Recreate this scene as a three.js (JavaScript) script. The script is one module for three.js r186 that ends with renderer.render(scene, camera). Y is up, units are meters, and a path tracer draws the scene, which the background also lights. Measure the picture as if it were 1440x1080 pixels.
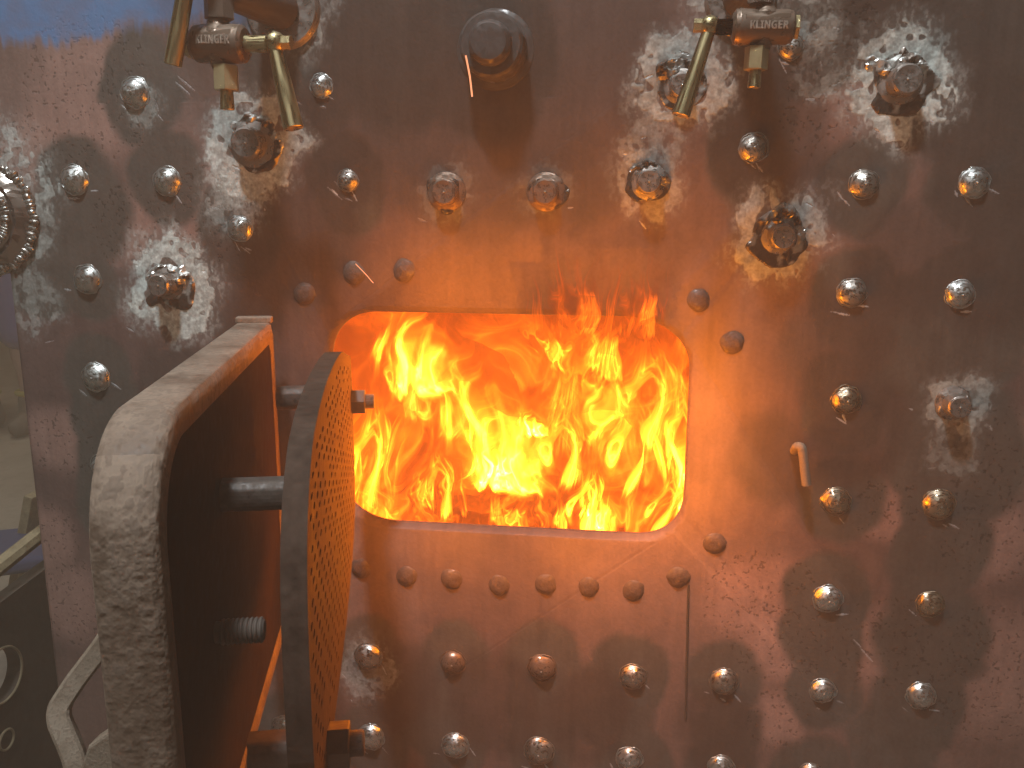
import * as THREE from 'three';
import { mergeGeometries, mergeVertices, toCreasedNormals } from 'three/addons/utils/BufferGeometryUtils.js';
import { RoundedBoxGeometry } from 'three/addons/geometries/RoundedBoxGeometry.js';
import { TextGeometry } from 'three/addons/geometries/TextGeometry.js';
import { FontLoader } from 'three/addons/loaders/FontLoader.js';
import { RectAreaLightUniformsLib } from 'three/addons/lights/RectAreaLightUniformsLib.js';
import { MarchingCubes } from 'three/addons/objects/MarchingCubes.js';

// ------------------------------------------------------------------ camera, light, exposure
const scene = new THREE.Scene();
scene.background = new THREE.Color(0.020, 0.018, 0.016);
const renderer = new THREE.WebGLRenderer();
renderer.toneMapping = THREE.LinearToneMapping;
renderer.toneMappingExposure = 0.82;
renderer.shadowMap.enabled = true;

const FOCAL = 1200;                                   // pixels, for a 1440 x 1080 frame
const camera = new THREE.PerspectiveCamera(2 * Math.atan(540 / FOCAL) * 180 / Math.PI, 4 / 3, 0.05, 40);
const EYE = new THREE.Vector3(0.11866, 0.19645, 0.86227);
const AX = new THREE.Vector3(0.991565, 0.003384, -0.129564), AY = new THREE.Vector3(-0.029605, 0.979145, -0.200995), AZ = new THREE.Vector3(0.126181, 0.203135, 0.970986);
camera.position.copy(EYE);
camera.quaternion.setFromRotationMatrix(new THREE.Matrix4().makeBasis(AX, AY, AZ));
scene.add(camera);

RectAreaLightUniformsLib.init();
function areaLight(name, color, intensity, w, h, at, to) {
  const l = new THREE.RectAreaLight(color, intensity, w, h);
  l.name = name; l.position.set(...at); l.lookAt(...to); scene.add(l);
  return l;
}
// overhead strip lamp of the workshop, an added lamp brightening the floor, an added fill panel behind the camera, and the fire itself seen through the firehole
const LAMP_AT = [-0.25, 2.55, 1.02], LAMP_TO = [0, 0, 0.05], LAMP_W = 0.24, LAMP_H = 0.14;
areaLight('strip_lamp_light', new THREE.Color(0.93, 0.98, 1.02), 1120, LAMP_W, LAMP_H, LAMP_AT, LAMP_TO);
const FILL_AT = [-0.9, 2.7, 3.3], FILL_TO = [0, -0.1, 0], FILL_W = 2.2, FILL_H = 1.2;
areaLight('added_floor_light', new THREE.Color(1.0, 0.88, 0.70), 62, 0.9, 0.25, [-2.4, 2.5, -2.3], [-2.4, -0.8, -2.2]);
areaLight('fill_panel_light', new THREE.Color(0.88, 0.97, 1.0), 1.1, FILL_W, FILL_H, FILL_AT, FILL_TO);
areaLight('fire_light', new THREE.Color(1.0, 0.20, 0.004), 13, 0.34, 0.19, [0, -0.03, 0.004], [0, -0.03, 1]);
// unseen lights added round the hole to make the orange glow on the plate
for (const [x, y, z, I] of [[-0.07, 0.095, 0.070, 0.055], [0.03, 0.098, 0.08, 0.055], [0.115, 0.105, 0.08, 0.06], [0.185, 0.0, 0.065, 0.09], [0.180, -0.10, 0.065, 0.07], [0.07, -0.145, 0.07, 0.07], [-0.06, -0.145, 0.07, 0.06]]) {
  const l = new THREE.PointLight(new THREE.Color(1.0, 0.27, 0.004), I); l.name = 'added_glow_light'; l.position.set(x, y, z); l.shadow.radius = 2.2; l.castShadow = true; scene.add(l);
}
scene.fog = new THREE.FogExp2(new THREE.Color().setRGB(1.0, 0.78, 0.56), 0.11);

// ------------------------------------------------------------------ helpers
const DEG = Math.PI / 180;
function mulberry(a) { return () => { a |= 0; a = a + 0x6D2B79F5 | 0; let t = Math.imul(a ^ a >>> 15, 1 | a); t = t + Math.imul(t ^ t >>> 7, 61 | t) ^ t; return ((t ^ t >>> 14) >>> 0) / 4294967296; }; }
const rnd = mulberry(20417);
const rr = (a, b) => a + (b - a) * rnd();
const clamp = (x, a = 0, b = 1) => x < a ? a : x > b ? b : x;
const mix = (a, b, t) => a + (b - a) * t;
const smooth = (a, b, x) => { const t = clamp((x - a) / (b - a)); return t * t * (3 - 2 * t); };
const perm = new Uint8Array(512), grad = new Float32Array(512);
{ const p = [...Array(256).keys()]; for (let i = 255; i > 0; i--) { const j = Math.floor(rnd() * (i + 1)); [p[i], p[j]] = [p[j], p[i]]; } for (let i = 0; i < 512; i++) { perm[i] = p[i & 255]; grad[i] = p[(i * 7 + 13) & 255] / 127.5 - 1; } }
function noise(x, y) {                                // value noise, -1 .. 1
  const xi = Math.floor(x), yi = Math.floor(y), u = x - xi, v = y - yi;
  const a = u * u * (3 - 2 * u), b = v * v * (3 - 2 * v), X = xi & 255, Y = yi & 255;
  const p0 = perm[X], p1 = perm[X + 1];
  const n00 = grad[perm[p0 + Y]], n10 = grad[perm[p1 + Y]], n01 = grad[perm[p0 + Y + 1]], n11 = grad[perm[p1 + Y + 1]];
  return (n00 + (n10 - n00) * a) * (1 - b) + (n01 + (n11 - n01) * a) * b;
}
function fbm(x, y, o = 4) { let s = 0, a = 0.5; for (let i = 0; i < o; i++) { s += a * noise(x, y); x = x * 2.03 + 17.3; y = y * 2.03 - 9.1; a *= 0.5; } return s; }
function ridge(x, y, o = 3) { let s = 0, a = 0.6; for (let i = 0; i < o; i++) { s += a * (1 - Math.abs(noise(x, y)) * 1.6); x = x * 2.1 + 5.7; y = y * 2.1 + 3.3; a *= 0.45; } return clamp(s); }
// photo pixel -> direction -> point on a plane of the scene
function ray(u, v) { return new THREE.Vector3().addScaledVector(AX, (u - 720) / FOCAL).addScaledVector(AY, -(v - 540) / FOCAL).addScaledVector(AZ, -1); }
function atZ(u, v, z = 0) { const d = ray(u, v); return d.multiplyScalar((z - EYE.z) / d.z).add(EYE); }
function onPlane(u, v, p, n) { const d = ray(u, v), k = p.clone().sub(EYE).dot(n) / d.dot(n); return d.multiplyScalar(k).add(EYE); }
function toPixel(p) { const d = p.clone().sub(EYE), z = -d.dot(AZ); return [720 + FOCAL * d.dot(AX) / z, 540 - FOCAL * d.dot(AY) / z]; }

const used = {};
function numbered(name) { const n = used[name] ?? 0; used[name] = n + 1; return n ? `${name}_${String(n).padStart(3, '0')}` : name; }
function thing(name, label, category, group) {
  const o = new THREE.Group(); o.name = numbered(name); o.userData = { label, category };
  if (group) o.userData.group = group;
  scene.add(o); return o;
}
function part(name, geometry, material, parent, label) {
  const m = new THREE.Mesh(geometry, material); m.name = parent ? name : numbered(name); m.castShadow = m.receiveShadow = true;
  if (label) m.userData.label = label;
  (parent ?? scene).add(m); return m;
}
function tube(points, r, seg = 24, rad = 12, closed = false) { return new THREE.TubeGeometry(new THREE.CatmullRomCurve3(points, closed, 'catmullrom', 0.3), seg, r, rad, closed); }
function rod(a, b, r0, r1 = r0, rad = 24) {           // capped cylinder from a to b
  const d = b.clone().sub(a), L = d.length(), e = Math.min(r0, r1) * 0.12;
  const g = new THREE.LatheGeometry([[0, 0], [r0 - e, 0], [r0, e], [r1, L - e], [r1 - e, L], [0, L]].map(p => new THREE.Vector2(...p)), rad);
  const c = toCreasedNormals(g, 0.6);
  c.applyQuaternion(new THREE.Quaternion().setFromUnitVectors(new THREE.Vector3(0, 1, 0), d.normalize())); c.translate(a.x, a.y, a.z); return c;
}
function lathe(profile, seg = 32, crease = 0.5) { return toCreasedNormals(new THREE.LatheGeometry(profile.map(p => new THREE.Vector2(...p)), seg), crease); }
function rotZ(g) { g.rotateX(Math.PI / 2); return g; }  // lathe axis y -> z (out of the plate)
function dataTex(w, h, fill, { srgb = false, channels = 4, float = false, wrap = THREE.RepeatWrapping } = {}) {
  const a = float ? new Float32Array(w * h * 4) : new Uint8Array(w * h * 4), px = [0, 0, 0, 1];
  for (let j = 0; j < h; j++) for (let i = 0; i < w; i++) {
    fill(i / w, j / h, px); const k = (j * w + i) * 4;
    for (let c = 0; c < 4; c++) a[k + c] = float ? px[c] : clamp(px[c]) * 255;
  }
  const t = new THREE.DataTexture(a, w, h, THREE.RGBAFormat, float ? THREE.FloatType : THREE.UnsignedByteType);
  t.magFilter = THREE.LinearFilter; t.minFilter = THREE.LinearFilter; t.wrapS = t.wrapT = wrap;
  if (srgb) t.colorSpace = THREE.SRGBColorSpace;
  t.needsUpdate = true; return t;
}
const enc = c => c <= 0.0031308 ? 12.92 * c : 1.055 * Math.pow(c, 1 / 2.4) - 0.055;

// ------------------------------------------------------------------ where everything sits on the plate (photo pixels, then metres)
// riveted stay heads: x, y, radius in pixels, finish (0 bright, 1 dull, 2 varnished brown, 3 sooted)
const STAYS = [[190, 130, 19, 0], [105, 253, 18, 0], [235, 255, 18, 0], [123, 393, 18, 0], [135, 530, 18, 0], [146, 656, 17, 0], [337, 322, 16, 0], [452, 121, 15, 0],
  [489, 254, 14, 1], [1112, 66, 17, 1], [1060, 208, 20, 1], [1215, 259, 20, 1], [1370, 257, 21, 0], [1198, 412, 20, 1], [1350, 414, 20, 0], [1190, 562, 20, 2],
  [1175, 705, 20, 2], [1320, 709, 22, 2], [1164, 842, 20, 0], [1308, 850, 19, 2], [1157, 971, 18, 0], [1295, 978, 20, 0], [1018, 958, 19, 1], [890, 951, 18, 1],
  [762, 939, 19, 3], [637, 931, 17, 3], [518, 923, 18, 1], [521, 1036, 18, 0], [640, 1048, 18, 0], [758, 1056, 20, 1], [885, 1067, 18, 0], [1014, 1079, 18, 0],
  [1140, 1090, 18, 1], [400, 1024, 17, 1]];
const RING_RIVETS = [[507, 799], [572, 811], [635, 814], [702, 823], [767, 822], [828, 825], [891, 831], [954, 812], [1005, 764], [1030, 482], [982, 422], [568, 380], [498, 384], [428, 413]];
// studs with a chipped, ground weld patch round them: x, y, stud radius, patch radius, brightness of the bared metal
const STUDS = [[356, 203, 21, 62, 0.8], [237, 399, 15, 60, 1.0], [1266, 116, 22, 80, 1.0], [1096, 332, 18, 70, 0.55], [958, 122, 17, 62, 0.7], [1340, 567, 17, 46, 0.5], [912, 256, 17, 50, 0.35], [628, 270, 18, 36, 0.12], [768, 270, 18, 36, 0.12]];
const PLATE = { x0: -0.56, x1: 0.66, y0: -0.53, y1: 0.47 };
const scaleAt = (u, v) => atZ(u + 1, v).distanceTo(atZ(u, v));
const stayPts = STAYS.map(([u, v, r, k]) => { const p = atZ(u, v); return { x: p.x, y: p.y, r: r * scaleAt(u, v), k, u, v }; });
const studPts = STUDS.map(([u, v, r, R, b]) => { const p = atZ(u, v), s = scaleAt(u, v); return { x: p.x, y: p.y, r: r * s, R: R * s, b, u, v }; });
// more patches of ground weld, without a stud of their own
const patchPts = [...studPts, ...[[5, 240, 0, 66, 0.52], [40, 330, 0, 40, 0.4], [40, 420, 0, 42, 0.28], [408, 8, 0, 58, 0.48], [1015, 2, 0, 46, 0.48], [1130, 12, 0, 50, 0.40], [330, 275, 0, 46, 0.36], [915, 205, 0, 44, 0.28], [515, 940, 0, 44, 0.3], [200, 150, 0, 26, 0.25], [1150, 110, 0, 36, 0.3], [1340, 640, 0, 36, 0.22]].map(([u, v, r, R, b]) => { const p = atZ(u, v), k = scaleAt(u, v); return { x: p.x, y: p.y, r, R: R * k, b, u, v }; })];
const ringPts = RING_RIVETS.map(([u, v]) => { const p = atZ(u, v); return { x: p.x, y: p.y, r: 0.0125 }; });

// ------------------------------------------------------------------ plate surface: what the paint, scale, chipped weld and bare steel look like
const HOLE = { l: -0.190, r: 0.188, b: -0.146, t: 0.088 };
const P2 = (u, v) => { const p = atZ(u, v); return [p.x, p.y]; };
const greySpots = [...stayPts.map(s => [s.x, s.y, 0.040]), ...[[115, 300, 70], [150, 590, 60], [150, 700, 50], [60, 380, 60], [1270, 480, 60], [1350, 470, 70], [1340, 640, 80], [1320, 780, 62], [1315, 900, 70], [1160, 900, 55], [1400, 60, 120], [1330, 30, 90], [1430, 180, 70], [1290, 990, 60], [1250, 1040, 60], [690, 100, 80], [560, 60, 90], [430, 60, 80], [1120, 30, 80], [600, 990, 60], [860, 1000, 60], [760, 1000, 50], [1020, 1030, 50], [1410, 420, 60], [1420, 320, 50]].map(([u, v, r]) => [...P2(u, v), r * 0.00077])];
const pinkSpots = [[1075, 850, 70], [1100, 900, 60], [1240, 900, 60], [1390, 760, 60], [1400, 950, 90], [1240, 720, 40], [60, 760, 60], [100, 850, 70], [80, 620, 50], [120, 130, 90], [60, 200, 60], [1160, 40, 60], [1160, 150, 50], [1420, 620, 40], [1390, 660, 50], [290, 300, 60], [180, 320, 50], [1090, 1010, 40]].map(([u, v, r]) => [...P2(u, v), r * 0.00077]);
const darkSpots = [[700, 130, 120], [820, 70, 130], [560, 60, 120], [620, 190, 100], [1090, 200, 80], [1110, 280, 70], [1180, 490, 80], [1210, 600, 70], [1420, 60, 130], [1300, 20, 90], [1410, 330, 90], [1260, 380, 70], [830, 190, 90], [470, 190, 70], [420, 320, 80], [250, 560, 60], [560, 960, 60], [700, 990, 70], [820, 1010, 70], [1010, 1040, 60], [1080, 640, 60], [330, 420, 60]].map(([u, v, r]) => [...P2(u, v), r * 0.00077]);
const blueEdge = x => mix(0.362, 0.372, smooth(-0.5, -0.3, x));
const plateAt = (x, y, o) => {
  const wx = x + 0.012 * fbm(x * 21 + 3, y * 21, 3), wy = y + 0.012 * fbm(x * 21 - 40, y * 21 + 9, 3);
  let grey = 0;
  for (const [sx, sy, r] of greySpots) { const dx = wx - sx, dy = (wy - sy) * 0.82, d2 = dx * dx + dy * dy; if (d2 < r * r * 2.4) grey = Math.max(grey, 1 - smooth(0.55, 1.45, Math.sqrt(d2) / r)); }
  grey = clamp(grey * 1.15 + 0.45 * fbm(x * 9 + 60, y * 9, 4) + (y > 0.3 ? 0.25 : 0));
  grey = smooth(0.25, 0.75, grey);
  let pink = 0;
  for (const [sx, sy, r] of pinkSpots) { const dx = wx - sx, dy = wy - sy, d2 = dx * dx + dy * dy; if (d2 < r * r * 2) pink = Math.max(pink, 1 - smooth(0.5, 1.35, Math.sqrt(d2) / r)); }
  let dark = 0;
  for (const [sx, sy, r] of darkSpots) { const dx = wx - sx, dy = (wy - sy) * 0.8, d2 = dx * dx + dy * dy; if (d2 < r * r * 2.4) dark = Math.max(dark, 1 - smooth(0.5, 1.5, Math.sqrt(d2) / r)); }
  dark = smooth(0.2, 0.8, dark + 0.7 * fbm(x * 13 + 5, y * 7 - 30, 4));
  const streak = fbm(x * 160, y * 14, 3), fine = fbm(x * 420, y * 420, 3), mid = fbm(x * 55 + 7, y * 55, 4), broad = fbm(x * 6 + 11, y * 6 - 4, 3);
  // red oxide primer, brushed on unevenly; darker where it is thick
  const thick = smooth(-0.25, 0.3, broad + 0.4 * mid);
  let r = mix(0.150, 0.100, thick), g = mix(0.096, 0.063, thick), b = mix(0.080, 0.055, thick);
  r = mix(r, 0.275, pink * 0.85); g = mix(g, 0.168, pink * 0.85); b = mix(b, 0.138, pink * 0.85);
  // mill scale / bare grey steel where the primer was kept off or rubbed away
  r = mix(r, 0.088, grey); g = mix(g, 0.080, grey); b = mix(b, 0.070, grey);
  r = mix(r, 0.060, dark * 0.75); g = mix(g, 0.045, dark * 0.75); b = mix(b, 0.039, dark * 0.75);   // darker blotches
  let rough = mix(0.62, 0.50, grey), metal = 0.22 * grey, h = 0.5 + 0.10 * fine + 0.16 * mid + 0.05 * streak;
  h += 0.22 * (1 - grey);
  const tone = 1 + 0.20 * mid + 0.15 * streak + 0.16 * fine;
  r *= tone; g *= tone; b *= tone;
  // pitted pink primer: dark flecks
  const pit = noise(x * 330 + 9, y * 330 - 5) + 0.5 * noise(x * 700, y * 700);
  if (pink > 0.2 && pit > 0.72) { r *= 0.55; g *= 0.55; b *= 0.55; h -= 0.18; }
  // blue grey area at the upper left, with a ragged edge
  const bl = smooth(-0.009, 0.011, y - blueEdge(x) + 0.016 * fbm(x * 26, y * 40 + 3, 4) + 0.012 * streak) * (1 - smooth(-0.34, -0.16, x + 0.05 * broad + 0.03 * mid));
  if (bl > 0) { const w = bl * (0.75 + 0.25 * smooth(-0.4, 0.3, mid)); r = mix(r, 0.080, w); g = mix(g, 0.175, w); b = mix(b, 0.34, w); rough = mix(rough, 0.5, w); }
  // long scratches and file marks
  const sc = ridge(x * 26 + 40 * fbm(x * 3, y * 3, 2), y * 190, 1);
  if (sc > 0.995 && mid > 0.22) { r = mix(r, 0.34, 0.7); g = mix(g, 0.33, 0.7); b = mix(b, 0.31, 0.7); metal = 0.7; rough = 0.35; }
  // chipped weld patches round the studs
  for (const s of patchPts) {
    const dx = x - s.x, dy = y - s.y, d = Math.hypot(dx, dy) / s.R; if (d > 1.7) continue;
    const th = Math.atan2(dy, dx), lobes = 0.16 * noise(Math.cos(th) * 2 + s.u, Math.sin(th) * 2 + s.v) + 0.10 * noise(Math.cos(th) * 6 + s.u, Math.sin(th) * 6);
    const brush = 0.34 * fbm(x * 34 + s.u, y * 34, 3) + 0.10 * mid + 0.10 * fbm(x * 330, y * 170, 2);
    const e = d + lobes + brush;
    const outer = 1 - smooth(0.92, 1.06, e), inner = s.r ? smooth(0.50, 0.54, d + 0.30 * fbm(x * 60 - s.u, y * 60, 2)) : smooth(-0.1, 0.05, fbm(x * 70 - s.u, y * 70, 3));
    const halo = (1 - smooth(0.95, 1.42, e)) * (0.25 + 0.75 * smooth(-0.15, 0.28, fbm(x * 330, y * 260, 4)));
    const chip = fbm(x * 95 + s.v, y * 95 + s.u, 2);
    let bright = outer * inner * smooth(-0.36, -0.28, chip) * s.b;
    bright = Math.max(bright, halo * 0.45 * s.b);
    const flake = outer * smooth(0.16, 0.22, chip) * s.b * 0.8; bright = Math.max(bright, flake * (d > 0.35 ? 1 : 0));
    const facet = noise(x * 190 + 0.8 * noise(x * 90, y * 90), y * 260), gr = 0.78 + 0.10 * Math.sign(facet) * smooth(0.05, 0.3, Math.abs(facet)) + 0.35 * fbm(x * 520, y * 520, 3); const wv = bright * (0.82 + 0.18 * smooth(-0.2, 0.1, fbm(x * 260, y * 260 + 7, 3)));
    r = mix(r, 0.76 * gr, wv); g = mix(g, 0.85 * gr, wv); b = mix(b, 0.82 * gr, wv); metal = mix(metal, 0.30, wv); rough = mix(rough, 0.30 + 0.25 * smooth(-0.3, 0.3, facet), wv);
    const core = s.r ? (1 - smooth(0.48, 0.58, e)) * (1 - bright) : 0; r = mix(r, 0.105, core); g = mix(g, 0.088, core); b = mix(b, 0.072, core);
    h += outer * (0.22 * chip + 0.22 * smooth(0.3, 0.6, bright) + 0.12 * fbm(x * 500, y * 260, 2));
  }
  o[0] = r; o[1] = g; o[2] = b; o[3] = rough; o[4] = metal; o[5] = h;
};
const TW = 2048, TH = Math.round(2048 * (PLATE.y1 - PLATE.y0) / (PLATE.x1 - PLATE.x0));
const plateColor = new Uint8Array(TW * TH * 4), plateRM = new Uint8Array(TW * TH * 4), plateBump = new Uint8Array(TW * TH * 4);
{
  const o = [0, 0, 0, 0, 0, 0];
  for (let j = 0; j < TH; j++) for (let i = 0; i < TW; i++) {
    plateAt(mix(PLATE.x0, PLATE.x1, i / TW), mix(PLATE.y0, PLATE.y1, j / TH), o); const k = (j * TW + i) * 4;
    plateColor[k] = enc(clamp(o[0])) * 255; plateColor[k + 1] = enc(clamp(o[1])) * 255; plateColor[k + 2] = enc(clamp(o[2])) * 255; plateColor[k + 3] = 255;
    plateRM[k + 1] = clamp(o[3]) * 255; plateRM[k + 2] = clamp(o[4]) * 255; plateRM[k + 3] = 255;
    plateBump[k] = plateBump[k + 1] = plateBump[k + 2] = clamp(o[5]) * 255; plateBump[k + 3] = 255;
  }
}
{ // short bright nicks from the chisel and the riveting snap, beside the stay heads and elsewhere
  const nick = (x, y, a, L, w, b) => {
    const cx = Math.cos(a), cy = Math.sin(a), px = (PLATE.x1 - PLATE.x0) / TW, n = Math.ceil((L + w) / px) + 2, i0 = Math.round((x - PLATE.x0) / px), j0 = Math.round((y - PLATE.y0) / px);
    for (let j = -n; j <= n; j++) for (let i = -n; i <= n; i++) {
      if (i0 + i < 0 || i0 + i >= TW || j0 + j < 0 || j0 + j >= TH) continue;
      const dx = i * px, dy = j * px, t = dx * cx + dy * cy, q = -dx * cy + dy * cx, ww = w * (1 - 0.7 * Math.abs(t) / L) + 0.0004 * noise(t * 900 + x * 999, y * 777); if (Math.abs(t) > L || Math.abs(q) > ww) continue;
      const k = ((j0 + j) * TW + i0 + i) * 4, e = b * (1 - 0.4 * Math.abs(q) / ww); for (let c = 0; c < 3; c++) plateColor[k + c] = mix(plateColor[k + c], 205 + 6 * c, e); plateRM[k + 1] = 80; plateRM[k + 2] = 120 * e; plateBump[k] = plateBump[k + 1] = plateBump[k + 2] = 210 - 200 * Math.abs(q) / ww;
    }
  };
  for (const s of stayPts) { if (s.k === 3) continue; const n = 1 + Math.floor(rnd() * 3); for (let i = 0; i < n; i++) { const a = rr(-2.9, -0.3), d = s.r * rr(1.25, 1.9); nick(s.x + Math.cos(a) * d, s.y + Math.sin(a) * d, rr(-1.2, 0.2), rr(0.003, 0.008), rr(0.0006, 0.0016), rr(0.45, 0.95)); } }
  for (let i = 0; i < 46; i++) { const s = patchPts[i % patchPts.length], a = rr(0, 6.28), d = s.R * rr(0.6, 1.5); nick(s.x + Math.cos(a) * d, s.y + Math.sin(a) * d, rr(-1.6, 0.4), rr(0.002, 0.007), rr(0.0005, 0.0013), rr(0.3, 0.8)); }
  for (const [u, v, a, L] of [[470, 272, -0.7, 0.010], [478, 262, -0.7, 0.008], [262, 118, -0.7, 0.012], [256, 124, -0.7, 0.010], [1205, 905, -0.8, 0.006], [1213, 916, -0.8, 0.006], [1222, 926, -0.8, 0.006], [345, 352, -0.6, 0.006]]) { const p = atZ(u, v); nick(p.x, p.y, a, L, 0.0011, 0.6); }
}
function plateTex(data, srgb) {
  const t = new THREE.DataTexture(data, TW, TH); t.magFilter = t.minFilter = THREE.LinearFilter; if (srgb) t.colorSpace = THREE.SRGBColorSpace;
  t.wrapS = t.wrapT = THREE.ClampToEdgeWrapping;
  t.repeat.set(1 / (PLATE.x1 - PLATE.x0), 1 / (PLATE.y1 - PLATE.y0)); t.offset.set(-PLATE.x0 / (PLATE.x1 - PLATE.x0), -PLATE.y0 / (PLATE.y1 - PLATE.y0)); t.needsUpdate = true; return t;
}
const rmTex = plateTex(plateRM);
const M = {};
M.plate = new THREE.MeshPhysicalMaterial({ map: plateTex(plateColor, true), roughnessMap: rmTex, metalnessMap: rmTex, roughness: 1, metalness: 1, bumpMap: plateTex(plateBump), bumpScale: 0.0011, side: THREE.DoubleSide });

// general weathered surfaces, tiled in metres
function weathered(base, alt, { size = 0.25, n = 512, f = 9, contrast = 1, spot = 0, spotColor = [0, 0, 0], rough = [0.5, 0.75], metalness = 0, bump = 0.0008, stretch = 1 } = {}) {
  const seed = rr(0, 90), T = (u, v, k, o) => {       // tileable blend of shifted noise
    const a = fbm(u * k + seed, v * k * stretch + seed, o), b = fbm((u - 1) * k + seed, v * k * stretch + seed, o), c = fbm(u * k + seed, (v - 1) * k * stretch + seed, o), d = fbm((u - 1) * k + seed, (v - 1) * k * stretch + seed, o);
    return mix(mix(a, b, u), mix(c, d, u), v) * 1.35;
  };
  const H = new Float32Array(n * n), F = new Float32Array(n * n);
  for (let j = 0; j < n; j++) for (let i = 0; i < n; i++) { H[j * n + i] = T(i / n, j / n, f, 4); F[j * n + i] = T(i / n, j / n, f * 7, 3); }
  const at = (A, u, v) => A[Math.round(v * n) * n + Math.round(u * n)] ?? 0;
  const color = dataTex(n, n, (u, v, p) => {
    const h = at(H, u, v), q = at(F, u, v), t = clamp(0.5 + contrast * (h + 0.35 * q)), s = spot * smooth(0.12, 0.3, q + 0.3 * h), tone = 1 + 0.25 * q;
    for (let c = 0; c < 3; c++) p[c] = enc(clamp(mix(mix(base[c], alt[c], t), spotColor[c], s) * tone));
  }, { srgb: true });
  const rm = dataTex(n, n, (u, v, p) => { const q = at(F, u, v) + at(H, u, v); p[0] = 0; p[1] = mix(rough[0], rough[1], clamp(0.5 + q)); p[2] = 1; });
  const bm = dataTex(n, n, (u, v, p) => { p[0] = p[1] = p[2] = clamp(0.5 + 0.45 * at(H, u, v) + 0.4 * at(F, u, v)); });
  for (const t of [color, rm, bm]) t.repeat.set(1 / size, 1 / size);
  return new THREE.MeshPhysicalMaterial({ map: color, roughnessMap: rm, roughness: 1, metalness, bumpMap: bm, bumpScale: bump, side: THREE.DoubleSide });
}
// box projection of uv, in metres
function boxUV(g) {
  const h = g.index ? g.toNonIndexed() : g; const p = h.attributes.position, uv = new Float32Array(p.count * 2), a = new THREE.Vector3(), b = new THREE.Vector3(), c = new THREE.Vector3();
  for (let i = 0; i < p.count; i += 3) {
    a.fromBufferAttribute(p, i); b.fromBufferAttribute(p, i + 1); c.fromBufferAttribute(p, i + 2);
    const n = b.clone().sub(a).cross(c.clone().sub(a)), ax = Math.abs(n.x), ay = Math.abs(n.y), az = Math.abs(n.z);
    [a, b, c].forEach((q, k) => { const [s, t] = ax > ay && ax > az ? [q.z, q.y] : ay > az ? [q.x, q.z] : [q.x, q.y]; uv[(i + k) * 2] = s; uv[(i + k) * 2 + 1] = t; });
  }
  h.setAttribute('uv', new THREE.BufferAttribute(uv, 2)); return h;
}
M.doorRim = weathered([0.150, 0.104, 0.072], [0.270, 0.203, 0.150], { size: 0.26, f: 9, contrast: 1.5, spot: 0.5, spotColor: [0.105, 0.078, 0.060], rough: [0.6, 0.9], bump: 0.0014 });
M.doorFace = weathered([0.020, 0.012, 0.009], [0.034, 0.020, 0.014], { size: 0.3, f: 5, rough: [0.75, 0.95], bump: 0.0008 }); M.doorFace.specularIntensity = 0.15;
M.baffle = weathered([0.045, 0.030, 0.022], [0.085, 0.060, 0.046], { size: 0.2, f: 6, rough: [0.75, 0.95], bump: 0.0006 }); M.baffle.specularIntensity = 0.15;
M.steelDark = weathered([0.060, 0.050, 0.043], [0.105, 0.085, 0.07], { size: 0.15, f: 6, rough: [0.5, 0.75], metalness: 0.25, bump: 0.0005 });
M.frame = weathered([0.020, 0.013, 0.008], [0.036, 0.025, 0.016], { size: 0.4, f: 6, rough: [0.6, 0.85], bump: 0.0006 });
M.frameEdge = weathered([0.17, 0.135, 0.075], [0.27, 0.22, 0.13], { size: 0.12, f: 8, rough: [0.5, 0.8], bump: 0.0006 });  // timber tone; also paints the lit look of the frame edges
M.bar = weathered([0.20, 0.155, 0.11], [0.30, 0.245, 0.185], { size: 0.1, f: 8, spot: 0.5, spotColor: [0.10, 0.07, 0.05], rough: [0.55, 0.8], bump: 0.0005 });
M.brick = weathered([0.23, 0.15, 0.10], [0.34, 0.24, 0.17], { size: 0.5, f: 8, rough: [0.8, 0.95], bump: 0.004 });
M.concrete = weathered([0.17, 0.145, 0.115], [0.28, 0.25, 0.205], { size: 1.6, n: 512, f: 8, contrast: 1.2, spot: 0.3, spotColor: [0.16, 0.14, 0.11], rough: [0.7, 0.9], bump: 0.003 });
// bare metals
const hammered = dataTex(256, 256, (u, v, p) => { const a = 0.5 + 0.5 * fbm(u * 9, v * 9, 4); p[0] = p[1] = p[2] = clamp(a); }, { wrap: THREE.MirroredRepeatWrapping });
const worn = dataTex(256, 256, (u, v, p) => { const a = fbm(u * 14 + 30, v * 14, 4); p[0] = 0; p[1] = clamp(0.34 + 0.5 * a, 0.16, 0.8); p[2] = 1; }, { wrap: THREE.MirroredRepeatWrapping });
const steel = (r, g, b, rough, metalness = 0.95, bump = 0.0006) => new THREE.MeshPhysicalMaterial({ color: new THREE.Color().setRGB(r, g, b), roughness: rough, roughnessMap: worn, metalness, bumpMap: hammered, bumpScale: bump });
M.stay = [steel(0.46, 0.48, 0.47, 0.95), steel(0.34, 0.32, 0.29, 1.05), steel(0.36, 0.30, 0.22, 0.9), steel(0.17, 0.12, 0.09, 1.4, 0.6)];
M.stud = steel(0.24, 0.22, 0.20, 1.2, 0.75);
M.brass = steel(0.40, 0.345, 0.195, 1.05, 1.0, 0.00025);
M.bronze = steel(0.155, 0.115, 0.085, 1.35, 0.55, 0.0005);
M.plug = steel(0.050, 0.043, 0.039, 2.2, 0.0, 0.0002);
M.sooted = steel(0.085, 0.058, 0.046, 2.0, 0.05, 0.0006);
M.letters = steel(0.42, 0.36, 0.30, 1.2, 0.7);
M.crust = new THREE.MeshPhysicalMaterial({ vertexColors: true, roughness: 0.34, metalness: 0.75, bumpMap: hammered, bumpScale: 0.0012, side: THREE.DoubleSide });

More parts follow.
